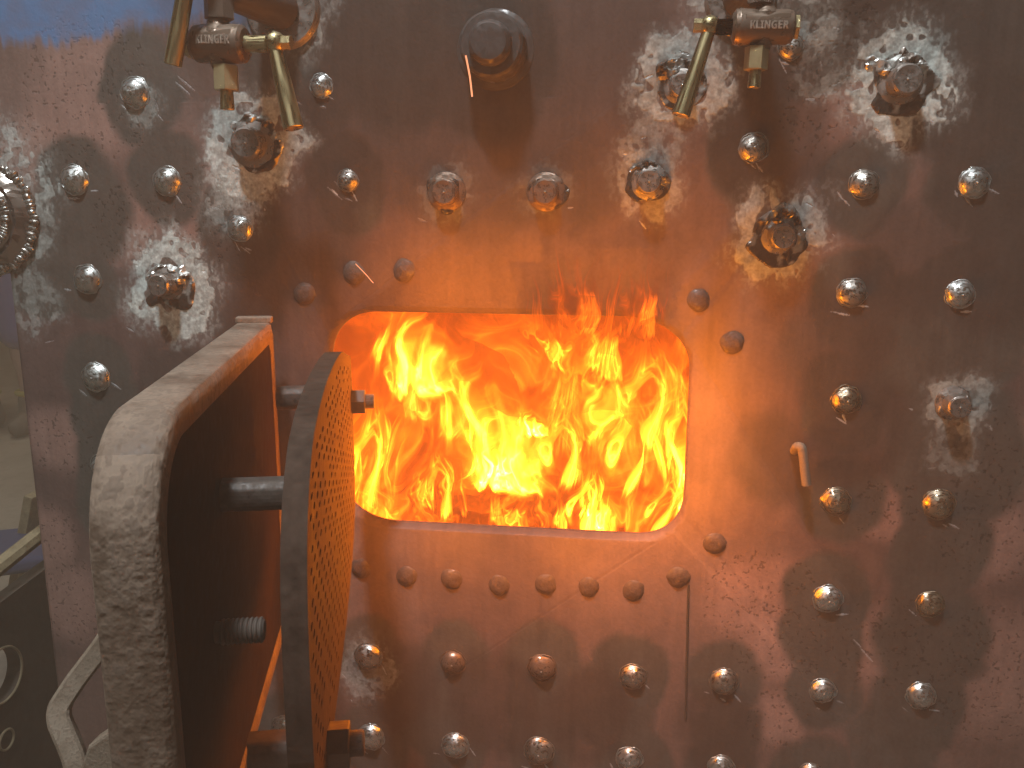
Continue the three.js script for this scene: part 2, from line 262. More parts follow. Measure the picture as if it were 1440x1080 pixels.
// ------------------------------------------------------------------ boiler backhead: plate, firehole, firebox walls, stays, studs
const backhead = thing('boiler_backhead', 'brown primed steel boiler plate dotted with riveted stays around a glowing firehole', 'boiler');
function roundRect(path, l, b, r, t, [tl, tr, br, bl]) {
  path.moveTo(l + bl, b); path.lineTo(r - br, b); path.bezierCurveTo(r - br * 0.4, b, r, b + br * 0.4, r, b + br);
  path.lineTo(r, t - tr); path.bezierCurveTo(r, t - tr * 0.42, r - tr * 0.55, t, r - tr * 1.25, t); path.lineTo(l + tl, t); path.bezierCurveTo(l + tl * 0.4, t, l, t - tl * 0.4, l, t - tl);
  path.lineTo(l, b + bl); path.bezierCurveTo(l, b + bl * 0.4, l + bl * 0.4, b, l + bl, b); return path;
}
{
  const bev = 0.007, s = new THREE.Shape();
  s.moveTo(-0.546, -0.7); s.lineTo(0.70, -0.7); s.lineTo(0.70, 0.75); s.lineTo(-0.546, 0.75); s.lineTo(-0.546, -0.7);
  s.holes.push(roundRect(new THREE.Path(), HOLE.l - bev, HOLE.b - bev, HOLE.r + bev, HOLE.t + bev, [0.06, 0.06, 0.055, 0.075]));
  const g = new THREE.ExtrudeGeometry(s, { depth: 0.004, bevelEnabled: true, bevelThickness: 0.009, bevelSize: bev, bevelSegments: 6, curveSegments: 20 });
  g.translate(0, 0, -0.013);
  const h = toCreasedNormals(g, 0.7), p = h.attributes.position, uv = h.attributes.uv; for (let i = 0; i < p.count; i++) uv.setXY(i, p.getX(i), p.getY(i));
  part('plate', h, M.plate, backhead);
}
{ // firebox: walls, roof, floor behind the plate
  const wall = (w, h, d, x, y, z) => part('firebox_wall', boxUV(new THREE.BoxGeometry(w, h, d)).translate(x, y, z), M.brick, backhead);
  wall(0.03, 1.15, 1.065, -0.50, -0.1, -0.5505); wall(0.03, 1.15, 1.065, 0.50, -0.1, -0.5505); wall(1.03, 1.15, 0.03, 0, -0.1, -1.1); wall(0.97, 0.03, 1.065, 0, 0.46, -0.5505); wall(0.97, 0.03, 1.065, 0, -0.62, -0.5505);
}
const BEAD = new THREE.SphereGeometry(1, 10, 8);
const domes = [0, 1, 2, 3, 4].map(k => {              // hand riveted heads: none quite round
  const g = new THREE.LatheGeometry([[0, 0.60], [0.10, 0.598], [0.30, 0.57], [0.52, 0.50], [0.72, 0.385], [0.88, 0.22], [0.97, 0.06], [1.02, 0.02], [1.10, -0.02]].map(p => new THREE.Vector2(...p)), 40);
  rotZ(g); g.rotateZ(k); const p = g.attributes.position, v = new THREE.Vector3();
  for (let i = 0; i < p.count; i++) { v.fromBufferAttribute(p, i); const n = 1 + 0.10 * noise(v.x * 1.6 + k * 9, v.y * 1.6 + k) + 0.03 * noise(v.x * 4, v.y * 4 + k * 5); const flat = v.y > 0.25 ? 0.06 * (v.y - 0.25) : 0; p.setXYZ(i, v.x * n, v.y * n, v.z * (1 + 0.12 * noise(v.x * 2 + k * 3, v.y * 2)) - flat * v.z); }
  const h = mergeVertices(g); h.computeVertexNormals(); return h;
});
const burr = [0, 1, 2].map(k => { const n = 40, pts = []; for (let i = 0; i < n; i++) { const a = i / n * Math.PI * 2, R = 1.06 + 0.07 * noise(i * 0.5 + k * 20, k); pts.push(new THREE.Vector3(Math.cos(a) * R, Math.sin(a) * R, 0)); } return tube(pts, 0.055, 60, 6, true); });
const pip = new THREE.SphereGeometry(0.0011, 10, 8);
stayPts.forEach((s, i) => {
  const m = part('stay_head', domes[i % 5], M.stay[s.k], backhead);
  m.position.set(s.x, s.y, 0); m.scale.setScalar(s.r); m.rotation.z = rr(-0.5, 0.5);
  const b = part('burr', burr[i % 3], M.stay[s.k], m); b.rotation.z = rr(0, 6); b.scale.set(1, 1, rr(0.6, 1.5));
  const c = part('centre_mark', pip, M.stay[0], m); c.position.set(0, 0, 0.60); c.scale.setScalar(1 / s.r);
});
ringPts.forEach((s, i) => { const m = part('ring_rivet', domes[i % 5], M.sooted, backhead); m.position.set(s.x, s.y, -0.001); m.scale.set(s.r, s.r, s.r * 0.7); m.rotation.z = rr(-2, 2); });
// chipped weld round a stud: a low lumpy collar with sharp facets of bared metal, mostly above the stud
function crust(R, seed, bright) {
  const n = 40, pos = [], col = [], idx = [], uv = [];
  const hgt = (x, y) => {
    const d = Math.hypot(x, y) / R, e = d + 0.55 * fbm(x * 45 + seed, y * 45, 2); if (e > 0.95) return -0.003;
    const up = smooth(-0.3, 0.8, y / R + 0.5 * noise(x * 60, seed)), q = Math.floor((noise(x * 210 + seed, y * 210) + 0.6 * noise(x * 90, y * 90 + seed)) * 5) / 5;
    return (0.0012 + 0.0055 * Math.max(0, q + 0.25 * up - 0.05) * (0.35 + up)) * smooth(0.95, 0.75, e) - 0.003 * smooth(0.80, 0.95, e);
  };
  for (let j = 0; j <= n; j++) for (let i = 0; i <= n; i++) {
    const x = (i / n * 2 - 1) * R * 1.15 + 0.0005 * noise(i * 7, j * 5), y = (j / n * 2 - 1) * R * 1.15 + 0.0005 * noise(j * 7 + 9, i * 5); pos.push(x, y, hgt(x, y)); uv.push(x * 12, y * 12);
    const s = smooth(0.02, 0.25, noise(x * 150 + seed * 2, y * 150) + 0.30 * y / R - 0.05) * bright, q = 0.85 + 0.3 * rnd();
    col.push(mix(0.10, 0.60, s) * q, mix(0.085, 0.62, s) * q, mix(0.072, 0.60, s) * q);
  }
  for (let j = 0; j < n; j++) for (let i = 0; i < n; i++) { const a = j * (n + 1) + i, b = a + 1, c = a + n + 1, d = c + 1; if ([a, b, c, d].every(k => pos[k * 3 + 2] < -0.0025)) continue; idx.push(a, b, d, a, d, c); }
  const g = new THREE.BufferGeometry(); g.setAttribute('position', new THREE.Float32BufferAttribute(pos, 3)); g.setAttribute('color', new THREE.Float32BufferAttribute(col, 3)); g.setAttribute('uv', new THREE.Float32BufferAttribute(uv, 2)); g.setIndex(idx);
  return toCreasedNormals(g, 0.35);
}
studPts.forEach((s, i) => {
  const len = i > 6 ? 0.014 : 0.020 + 0.006 * noise(i, 4), m = part('stud', rotZ(lathe([[0, len - 0.001], [s.r * 0.3, len - 0.001], [s.r * 0.86, len], [s.r, len - 0.002], [s.r * 1.04, 0.004], [s.r * 1.5, 0.001], [s.r * 1.6, -0.002]], 28)), i > 6 ? M.stay[3] : M.stud, backhead);
  m.position.set(s.x, s.y, 0);
  part('weld_collar', crust(s.R * (i > 6 ? 0.8 : 0.66), i * 7.3, clamp(s.b * 1.1)), M.crust, m);
  const c = part('centre_mark', pip, M.stay[0], m); c.position.set(0, 0, len - 0.0006);
});
{ // big capped plug above the hole
  const p = atZ(697, 70, 0), m = part('plug', rotZ(lathe([[0, 0.046], [0.006, 0.0465], [0.016, 0.045], [0.0195, 0.041], [0.0205, 0.034], [0.0275, 0.033], [0.030, 0.030], [0.031, 0.004], [0.037, 0.001], [0.039, -0.002]], 48)), M.plug, backhead);
  m.position.copy(p);
}
{ // small bent pin standing out of the plate
  const a = atZ(1117, 634, 0.001), b = atZ(1121, 628, 0.016), c = atZ(1128, 632, 0.019), d = atZ(1134, 682, 0.018);
  part('bent_pin', tube([a, b, c, d], 0.0045, 40, 12), M.bar, backhead);
}
{ // welded boss at the left edge, and its run of weld beads
  const c = atZ(-22, 305, 0), m = part('welded_boss', rotZ(lathe([[0.016, 0.004], [0.022, 0.016], [0.032, 0.017], [0.040, 0.010], [0.046, 0.013], [0.052, 0.009], [0.058, 0.004], [0.066, -0.002]], 64)), M.stud, backhead); m.position.copy(c);
  { const p = m.geometry.attributes.position; for (let i = 0; i < p.count; i++) { const x = p.getX(i), y = p.getY(i); p.setXYZ(i, x * (1 + 0.05 * noise(x * 60, y * 60)), y * (1 + 0.05 * noise(x * 60 + 5, y * 60)), p.getZ(i) + 0.0035 * fbm(x * 220, y * 220, 3)); } const w = mergeVertices(m.geometry.deleteAttribute('normal').deleteAttribute('uv')); w.computeVertexNormals(); m.geometry = toCreasedNormals(w, 0.4); }
  for (const [R, n, r, z] of [[0.0585, 64, 0.0042, 0.003], [0.036, 54, 0.0030, 0.0155]]) {
    for (let i = 0; i < n; i++) { const a = -0.75 * Math.PI + i / n * Math.PI * 1.5; const b = part('weld_bead', BEAD, M.stay[i % 3 ? 1 : 0], m); b.position.set(Math.cos(a) * R, Math.sin(a) * R, z); b.rotation.z = a; b.scale.set(r * rr(0.9, 1.9), r * rr(0.6, 0.95), r * rr(0.4, 1)); b.position.x += rr(-0.0012, 0.0012); b.position.y += rr(-0.0012, 0.0012); }
  }
}
{ // narrow joint strip low on the plate
  const a = atZ(968, 822), b = atZ(964, 1012); part('joint_ridge', tube([a, a.clone().lerp(b, 0.5), b], 0.0016, 20, 6), M.steelDark, backhead);
}

// ------------------------------------------------------------------ fire door, swung open: rimmed plate, perforated baffle, distance pieces
const door = thing('fire_door', 'rusty cast iron fire door swung open with a perforated baffle plate', 'door');
const DA = new THREE.Vector3(-0.2372, 0, 0.030), DD = new THREE.Vector3(0.253518, 0, 0.967331), DN = new THREE.Vector3(0.967331, 0, -0.253518);
door.position.copy(DA); door.quaternion.setFromRotationMatrix(new THREE.Matrix4().makeBasis(DD, new THREE.Vector3(0, 1, 0), DN.clone().negate()));
function onDoor(u, v, s) { const p = onPlane(u, v, DA.clone().addScaledVector(DN, s), DN).sub(DA); return new THREE.Vector2(p.dot(DD), p.y); }
function doorOutline(P, k) {                          // k: inset
  const l = 0.0 + k, r = 0.446 - k, t = 0.081 - k, b = -0.252 + k, c = 0.068 - k * 0.6, e = 0.02;
  P.moveTo(l + e, b); P.lineTo(r - c, b); P.bezierCurveTo(r - c * 0.4, b, r, b + c * 0.4, r, b + c); P.lineTo(r, t - c); P.bezierCurveTo(r - 0.002, t - c * 0.35, r - c * 0.5, t, r - c, t);
  P.lineTo(l + e * 0.5, t); P.lineTo(l, t - e * 0.5); P.lineTo(l, b + e); P.lineTo(l + e, b); return P;
}
{
  const ring = doorOutline(new THREE.Shape(), 0.0045); ring.holes.push(doorOutline(new THREE.Path(), 0.017));
  const g = new THREE.ExtrudeGeometry(ring, { depth: 0.027, bevelEnabled: true, bevelThickness: 0.0045, bevelSize: 0.0045, bevelSegments: 4, curveSegments: 16 });
  g.translate(0, 0, 0.0045);
  part('rim', toCreasedNormals(boxUV(g), 0.8), M.doorRim, door, 'thick pitted rusty rim of the open door');
  const h = new THREE.ExtrudeGeometry(doorOutline(new THREE.Shape(), 0.016), { depth: 0.016, bevelEnabled: false, curveSegments: 16 });
  h.translate(0, 0, 0.0012); part('door_plate', boxUV(h), M.doorFace, door);
  const cap = new RoundedBoxGeometry(0.012, 0.007, 0.036, 2, 0.002); cap.translate(0.004, 0.083, 0.018); part('top_lip', boxUV(cap), M.doorRim, door);
}
// baffle
const BS = 0.0795, BT = 0.014;
{
  const O = [[0.05, -0.104], [0.036, -0.06], [0.030, 0.0], [0.031, 0.040], [0.040, 0.049], [0.09, 0.060], [0.17, 0.075], [0.30, 0.078], [0.39, 0.068], [0.427, 0.052], [0.452, 0.028], [0.466, -0.004], [0.472, -0.05], [0.472, -0.105], [0.456, -0.138], [0.42, -0.150], [0.26, -0.150], [0.16, -0.140], [0.09, -0.125]];
  const sh = new THREE.Shape(new THREE.SplineCurve([...O, O[0]].map(p => new THREE.Vector2(...p))).getPoints(90));
  const inside = (x, y) => { let c = false; for (let i = 0, j = O.length - 1; i < O.length; j = i++) { const [xi, yi] = O[i], [xj, yj] = O[j]; if (yi > y !== yj > y && x < (xj - xi) * (y - yi) / (yj - yi) + xi) c = !c; } return c; };
  let n = 0;
  for (let r = 0; r < 24; r++) for (let c = 0; c < 22; c++) {
    const x = 0.045 + c * 0.0195 + (r % 2) * 0.00975, y = 0.064 - r * 0.0093;
    if (![[-0.014, 0], [0.014, 0], [0, 0.011], [0, -0.011]].every(([a, b]) => inside(x + a, y + b))) continue;
    if (Math.hypot(x - 0.07, y - 0.012) < 0.02 || Math.hypot(x - 0.40, y + 0.115) < 0.02) continue;
    const q = new THREE.Path(); if (noise(x * 900, y * 700) > 0.62) continue; q.absellipse(x, y, 0.0050, 0.0018 + 0.0004 * noise(x * 300, y * 300), 0, Math.PI * 2); sh.holes.push(q); n++;
  }
  const g = new THREE.ExtrudeGeometry(sh, { depth: BT, bevelEnabled: false, curveSegments: 5 }); g.translate(0, 0, -BS);
  part('baffle_plate', boxUV(g), M.baffle, door, 'thin perforated baffle plate facing the fire');
}
function spacer(u, v, r, s0, s1, material) { const p = onDoor(u, v, s0); return part('distance_piece', boxUV(rod(new THREE.Vector3(p.x, p.y, -s0), new THREE.Vector3(p.x, p.y, -s1), r, r, 28)), material, door); }
spacer(290, 697, 0.0125, -0.013, BS - BT, M.steelDark);
spacer(330, 1062, 0.0175, -0.013, BS - BT, M.steelDark);
spacer(372, 560, 0.0125, -0.013, BS - BT, M.steelDark);
{ // loose bolt end showing its thread
  const p = onDoor(306, 889, 0), g = [];
  for (let i = 0; i < 9; i++) g.push(new THREE.TorusGeometry(0.0078, 0.0014, 6, 20).translate(p.x, p.y, -0.004 - i * 0.0032));
  g.push(rod(new THREE.Vector3(p.x, p.y, 0.013), new THREE.Vector3(p.x, p.y, -0.032), 0.0075).deleteAttribute('uv')); 
  part('bolt_end', mergeGeometries(g.map(q => { const h = q.index ? q.toNonIndexed() : q; h.deleteAttribute('uv'); return h; })), M.steelDark, door);
}
function hexNut(r, h) { const s = new THREE.Shape(); for (let i = 0; i < 6; i++) { const a = i * Math.PI / 3 + 0.2; i ? s.lineTo(Math.cos(a) * r, Math.sin(a) * r) : s.moveTo(Math.cos(a) * r, Math.sin(a) * r); } const g = new THREE.ExtrudeGeometry(s, { depth: h, bevelEnabled: true, bevelSize: r * 0.06, bevelThickness: r * 0.08, bevelSegments: 2 }); return g; }
for (const [u, v, r] of [[496, 560, 0.0125], [462, 1048, 0.0135]]) {
  const p = onDoor(u, v, BS), n = part('nut', hexNut(r, 0.012), M.steelDark, door); n.position.set(clamp(p.x, 0.045, 0.42), p.y, -BS - 0.0125);
  part('bolt_tip', rod(new THREE.Vector3(0, 0, 0.02), new THREE.Vector3(0, 0, -0.010), r * 0.6), M.steelDark, n);
}
{ // bent handle bar and hinge lug on the outer side of the door
  const w = (u, v, z) => door.worldToLocal(atZ(u, v, z)); door.updateMatrixWorld(true);
  const pts = [w(170, 868, 0.28), w(146, 905, 0.29), w(112, 950, 0.30), w(86, 990, 0.31), w(84, 1012, 0.315), w(104, 1062, 0.32), w(118, 1130, 0.325)];
  const sec = new THREE.Shape([[-0.011, -0.006], [-0.009, -0.008], [0.009, -0.008], [0.011, -0.006], [0.011, 0.006], [0.009, 0.008], [-0.009, 0.008], [-0.011, 0.006]].map(p => new THREE.Vector2(...p))); const g = toCreasedNormals(boxUV(new THREE.ExtrudeGeometry(sec, { steps: 60, extrudePath: new THREE.CatmullRomCurve3(pts, false, 'catmullrom', 0.25) })), 0.5); part('handle_bar', g, M.bar, door, 'bent bare iron bar on the outer side of the door');
  const s = new THREE.Shape([[0, -0.12], [0.0, -0.045], [0.014, -0.012], [0.03, 0], [0.10, 0.006], [0.10, -0.12]].map(p => new THREE.Vector2(...p)));
  const l = new THREE.ExtrudeGeometry(s, { depth: 0.014, bevelEnabled: true, bevelSize: 0.002, bevelThickness: 0.002, bevelSegments: 2 });
  const m = part('hinge_lug', boxUV(l), M.bar, door); const o = w(118, 1012, 0.33); m.position.copy(o); m.rotation.y = 75 * DEG;
}

// ------------------------------------------------------------------ brass gauge cocks
const font = await new FontLoader().loadAsync('fonts/droid/droid_sans_bold.typeface.json');
function latheX(profile, seg = 36) { const g = lathe(profile, seg, 0.45); g.rotateZ(-Math.PI / 2); return g; }   // axis along +x
function gaugeCock(u, v, z, side, lever, label) {
  const g = thing('gauge_cock', label, 'valve', 'gauge cocks above the firehole'); const o = atZ(u, v, z), s = atZ(u + 1, v, z).distanceTo(o); g.position.copy(o); g.scale.setScalar(s); g.rotation.z = -1.2 * DEG;
  const body = [];
  if (side < 0) {
    body.push(latheX([[0, -38], [15, -38], [20, -36], [24, -30], [25, -18], [25, 22], [24, 34], [20, 38], [0, 38]]));
    body.push(lathe([[25, -4], [22, 14], [15, 24], [14, 30], [0, 30]]), lathe([[0, -32], [10, -32], [13, -24], [20, -16], [22, 0]]));
  } else {
    body.push(latheX([[0, -46], [17, -46], [24, -42], [26, -36], [25, -28], [24, 0], [24, 32], [22, 38], [18, 41], [0, 41]]));
    body.push(lathe([[22, 0], [20, 18], [13, 26], [11, 30], [0, 30]]), lathe([[0, -30], [11, -30], [13, -22], [20, -12], [22, 0]]));
  }
  part('cock_body', mergeGeometries(body.map(q => q.index ? q.toNonIndexed() : q)), M.bronze, g);
  const t = new TextGeometry('KLINGER', { font, size: 10.5, depth: 2.2, curveSegments: 3, bevelEnabled: true, bevelSize: 0.25, bevelThickness: 0.3, bevelSegments: 1 });
  t.computeBoundingBox(); const w = t.boundingBox.max.x; t.scale((side < 0 ? 47 : 54) / w, 1, 1); t.translate(side < 0 ? -21 : -24, -4.5, 0);
  { const p = t.attributes.position; for (let i = 0; i < p.count; i++) { const y = p.getY(i); p.setZ(i, p.getZ(i) + Math.sqrt(25 * 25 - y * y) - 1.6); } t.computeVertexNormals(); t.rotateX(side < 0 ? -0.05 : 0.08); }
  part('lettering', t, M.letters, g);
  // spindle, boss, lever
  const sx = side < 0 ? 1 : -1;
  part('spindle', latheX([[0, 30], [9, 30], [11, 31], [11, 68], [9, 70], [0, 70]].map(([r, y]) => [r, y])).scale(sx, 1, 1), M.brass, g);
  const boss = part('lever_boss', new THREE.SphereGeometry(14, 28, 20).scale(1.0, 1.05, 1), M.brass, g); boss.position.set(sx * 78, 2, 0);
  const bn = part('boss_nut', hexNut(9, 12), M.brass, boss); bn.rotation.y = sx * Math.PI / 2; bn.position.set(sx * 10, 0, 0);
  const a = new THREE.Vector3(sx * 78, -4, 0), b = atZ(lever[0], lever[1], z + 0.006).sub(o).divideScalar(s); b.applyAxisAngle(new THREE.Vector3(0, 0, 1), 1.2 * DEG);
  part('lever', rod(a, b, 9.5, 13.5, 32), M.brass, g);
  const en = part('end_nut', hexNut(17, 9), M.brass, g); en.rotation.y = -sx * Math.PI / 2; en.position.set(-sx * 37, 0, 0);
  const dn = part('drain_nut', hexNut(16, 30), M.brass, g); dn.rotation.x = Math.PI / 2; dn.position.set(8 * sx * (side < 0 ? 1 : 1), -28, 0);
  part('drain_nipple', rod(new THREE.Vector3(dn.position.x, -55, 0), new THREE.Vector3(dn.position.x, -84, 0), 8.5, 9.5), M.brass, g);
  const un = part('upper_nut', hexNut(18, 22), M.bronze, g); un.rotation.x = -Math.PI / 2; un.position.set(side < 0 ? 2 : -8, 32, 0);
  part('upper_stem', rod(new THREE.Vector3(un.position.x, 50, 0), new THREE.Vector3(un.position.x, 150, 0), 13), M.brass, g);
  const back = part('mounting_arm', rod(new THREE.Vector3(side < 0 ? 40 : -20, 70, -z / s + 2), new THREE.Vector3(un.position.x, 70, 0), 30, 22), M.plug, g);
  part('mounting_flange', new THREE.CylinderGeometry(52, 58, 10, 40).rotateX(Math.PI / 2).translate(side < 0 ? 40 : -20, 70, -z / s + 4), M.stud, back);
  return g;
}
gaugeCock(308, 62, 0.085, -1, [413, 181], 'gauge cock with its brass lever slanting right, in front of blue plate');
gaugeCock(1075, 38, 0.085, 1, [957, 163], 'gauge cock with its brass lever slanting left, over a bright chipped weld');
{
  const a = atZ(243, 92, 0.11), b = atZ(272, -80, 0.11), m = thing('brass_lever', 'plain brass lever rod hanging down past the blue part of the plate', 'lever'); m.position.copy(a);
  part('lever_rod', rod(new THREE.Vector3(), b.clone().sub(a), 0.0078, 0.0068, 32), M.brass, m);
  part('lever_boss', new THREE.SphereGeometry(0.011, 24, 16).translate(b.x - a.x, b.y - a.y, b.z - a.z), M.brass, m);
  part('spindle', rod(b.clone().sub(a), b.clone().sub(a).add(new THREE.Vector3(0.03, 0, -0.10)), 0.007), M.brass, m);
}

// ------------------------------------------------------------------ the fire: burning lumps and many separate curved tongues of flame
const fire = thing('fire', 'roaring yellow and orange fire of flames and glowing lumps inside the firebox', 'fire');
// light given off by glowing soot: one flame colour, hotter means brighter and paler
const glow = (I, p) => { p[0] = I; p[1] = I * (0.115 + 0.010 * Math.min(I, 8)); p[2] = I * (0.0022 + 0.0011 * Math.min(I, 30)); };
// sheets of burning gas: soft bodies, and bright lines where a sheet folds over; soft = dull smoky flame, tip = how far it tears towards the top
function flameTexture(seed, { hot = 6, fx = 2.2, fy = 1.5, soft = 0.3, curl = 0.55, tip = 0.5, wide = 1 } = {}) {
  return dataTex(320, 480, (u, v, p) => {
    const y = v, a = u * fx * 1.3, b = y * fy * 1.2 - seed;
    const w1 = fbm(a * 0.9 + seed, b * 0.8, 3), w2 = fbm(a * 0.9 - seed * 2, b * 0.8 + 31, 3);
    const X = a + curl * w1 * 2.2 * (0.4 + y), Y = b + curl * 1.5 * w2;
    const f = fbm(X * 1.5 + seed * 3, Y * 1.1, 4), f2 = fbm(X * 3.4 - seed, Y * 1.5 + 0.6 * f, 3), f3 = fbm(X * 7 + seed, Y * 2.2 + f * 2, 3);
    const line1 = Math.exp(-Math.abs(f) * 11), line2 = Math.exp(-Math.abs(f2) * 13), line3 = Math.exp(-Math.abs(f3) * 9);
    const ex = 1 - Math.abs(u - 0.5 + 0.16 * w1) * 2, env = smooth(0, 0.55 * wide, ex + 0.25 * f2) * smooth(0, 0.10, y + 0.1 * f3) * smooth(1.0, 0.55, y + tip * (0.5 * f + 0.6 * f2 + 0.25 * f3) + 0.1);
    const body = smooth(-0.22, 0.32, f + 0.35 * f2 - 0.30 * (y - 0.35)), fine = 0.50 + 0.95 * line3;
    const I = 0.42 + env * (0.7 * body + 2.5 * hot * (0.20 * line1 * (0.4 + body) + 0.16 * line2 * body + 0.42 * Math.pow(body, 2.2) * (1.15 - 0.75 * y))) * fine;
    glow(I, p);
    p[3] = clamp(env * (soft * 0.6 + 0.75 * body + 0.5 * line1 * (0.3 + body) + 0.25 * line2 * body));
  }, { float: true, wrap: THREE.ClampToEdgeWrapping });
}
const flameTex = [flameTexture(1.7, { hot: 5 }), flameTexture(5.1, { hot: 3.2, fx: 3.2, fy: 1.2, curl: 0.4, tip: 0.7 }), flameTexture(9.4, { hot: 9, fx: 1.5, fy: 1.5, curl: 0.5, tip: 0.4 }), flameTexture(13.9, { hot: 1.1, fx: 3.4, fy: 0.8, curl: 0.25, tip: 0.8, soft: 0.1 }), flameTexture(21.3, { hot: 4.5, fx: 2.8, fy: 2, curl: 0.8, tip: 0.6 }), flameTexture(27.7, { hot: 0.8, fx: 2, fy: 1.6, soft: 1.2, curl: 0.7, tip: 0.3 }), flameTexture(33.1, { hot: 2.0, fx: 1.7, fy: 1.5, soft: 0.9, curl: 0.8, tip: 0.5 }), flameTexture(41.9, { hot: 2.6, fx: 2.3, fy: 1.8, soft: 0.7, curl: 0.9, tip: 0.6 })];
const flameMats = new Map();
function flameMat(k, gain, opacity) {
  const key = `${k}|${gain.toFixed(1)}|${opacity.toFixed(1)}`;
  if (!flameMats.has(key)) flameMats.set(key, new THREE.MeshBasicMaterial({ map: flameTex[k], color: new THREE.Color().setRGB(gain, gain * (0.96 + 0.02 * gain), gain), transparent: true, opacity, side: THREE.DoubleSide, depthWrite: false }));
  return flameMats.get(key);
}
// a tongue: a sheet that bellies, leans and twists as it rises from its base
function tongue(base, h, w, { yaw = 0, lean = [0, 0], twist = 0.6, belly = 0.25, k = 0, gain = 1, opacity = 1, seed = 0 }) {
  const nu = 10, nv = 22, g = new THREE.PlaneGeometry(1, 1, nu, nv), p = g.attributes.position;
  for (let i = 0; i < p.count; i++) {
    const u = p.getX(i), v = p.getY(i) + 0.5, a = yaw + twist * (v - 0.3) + 0.5 * noise(seed + v * 2.5, seed), r = u * w;
    const bow = belly * w * (0.5 - 2 * u * u) + 0.14 * w * noise(u * 3 + seed, v * 4);
    p.setXYZ(i, Math.cos(a) * r + Math.sin(a) * bow + lean[0] * h * v * v + 0.05 * h * noise(seed * 3, v * 3), h * v, -Math.sin(a) * r + Math.cos(a) * bow + lean[1] * h * v * v + 0.05 * h * noise(seed * 5 + 9, v * 3));
  }
  g.computeVertexNormals(); g.translate(base.x, base.y, base.z);
  return part('flame', g, flameMat(k, gain, opacity), fire);
}
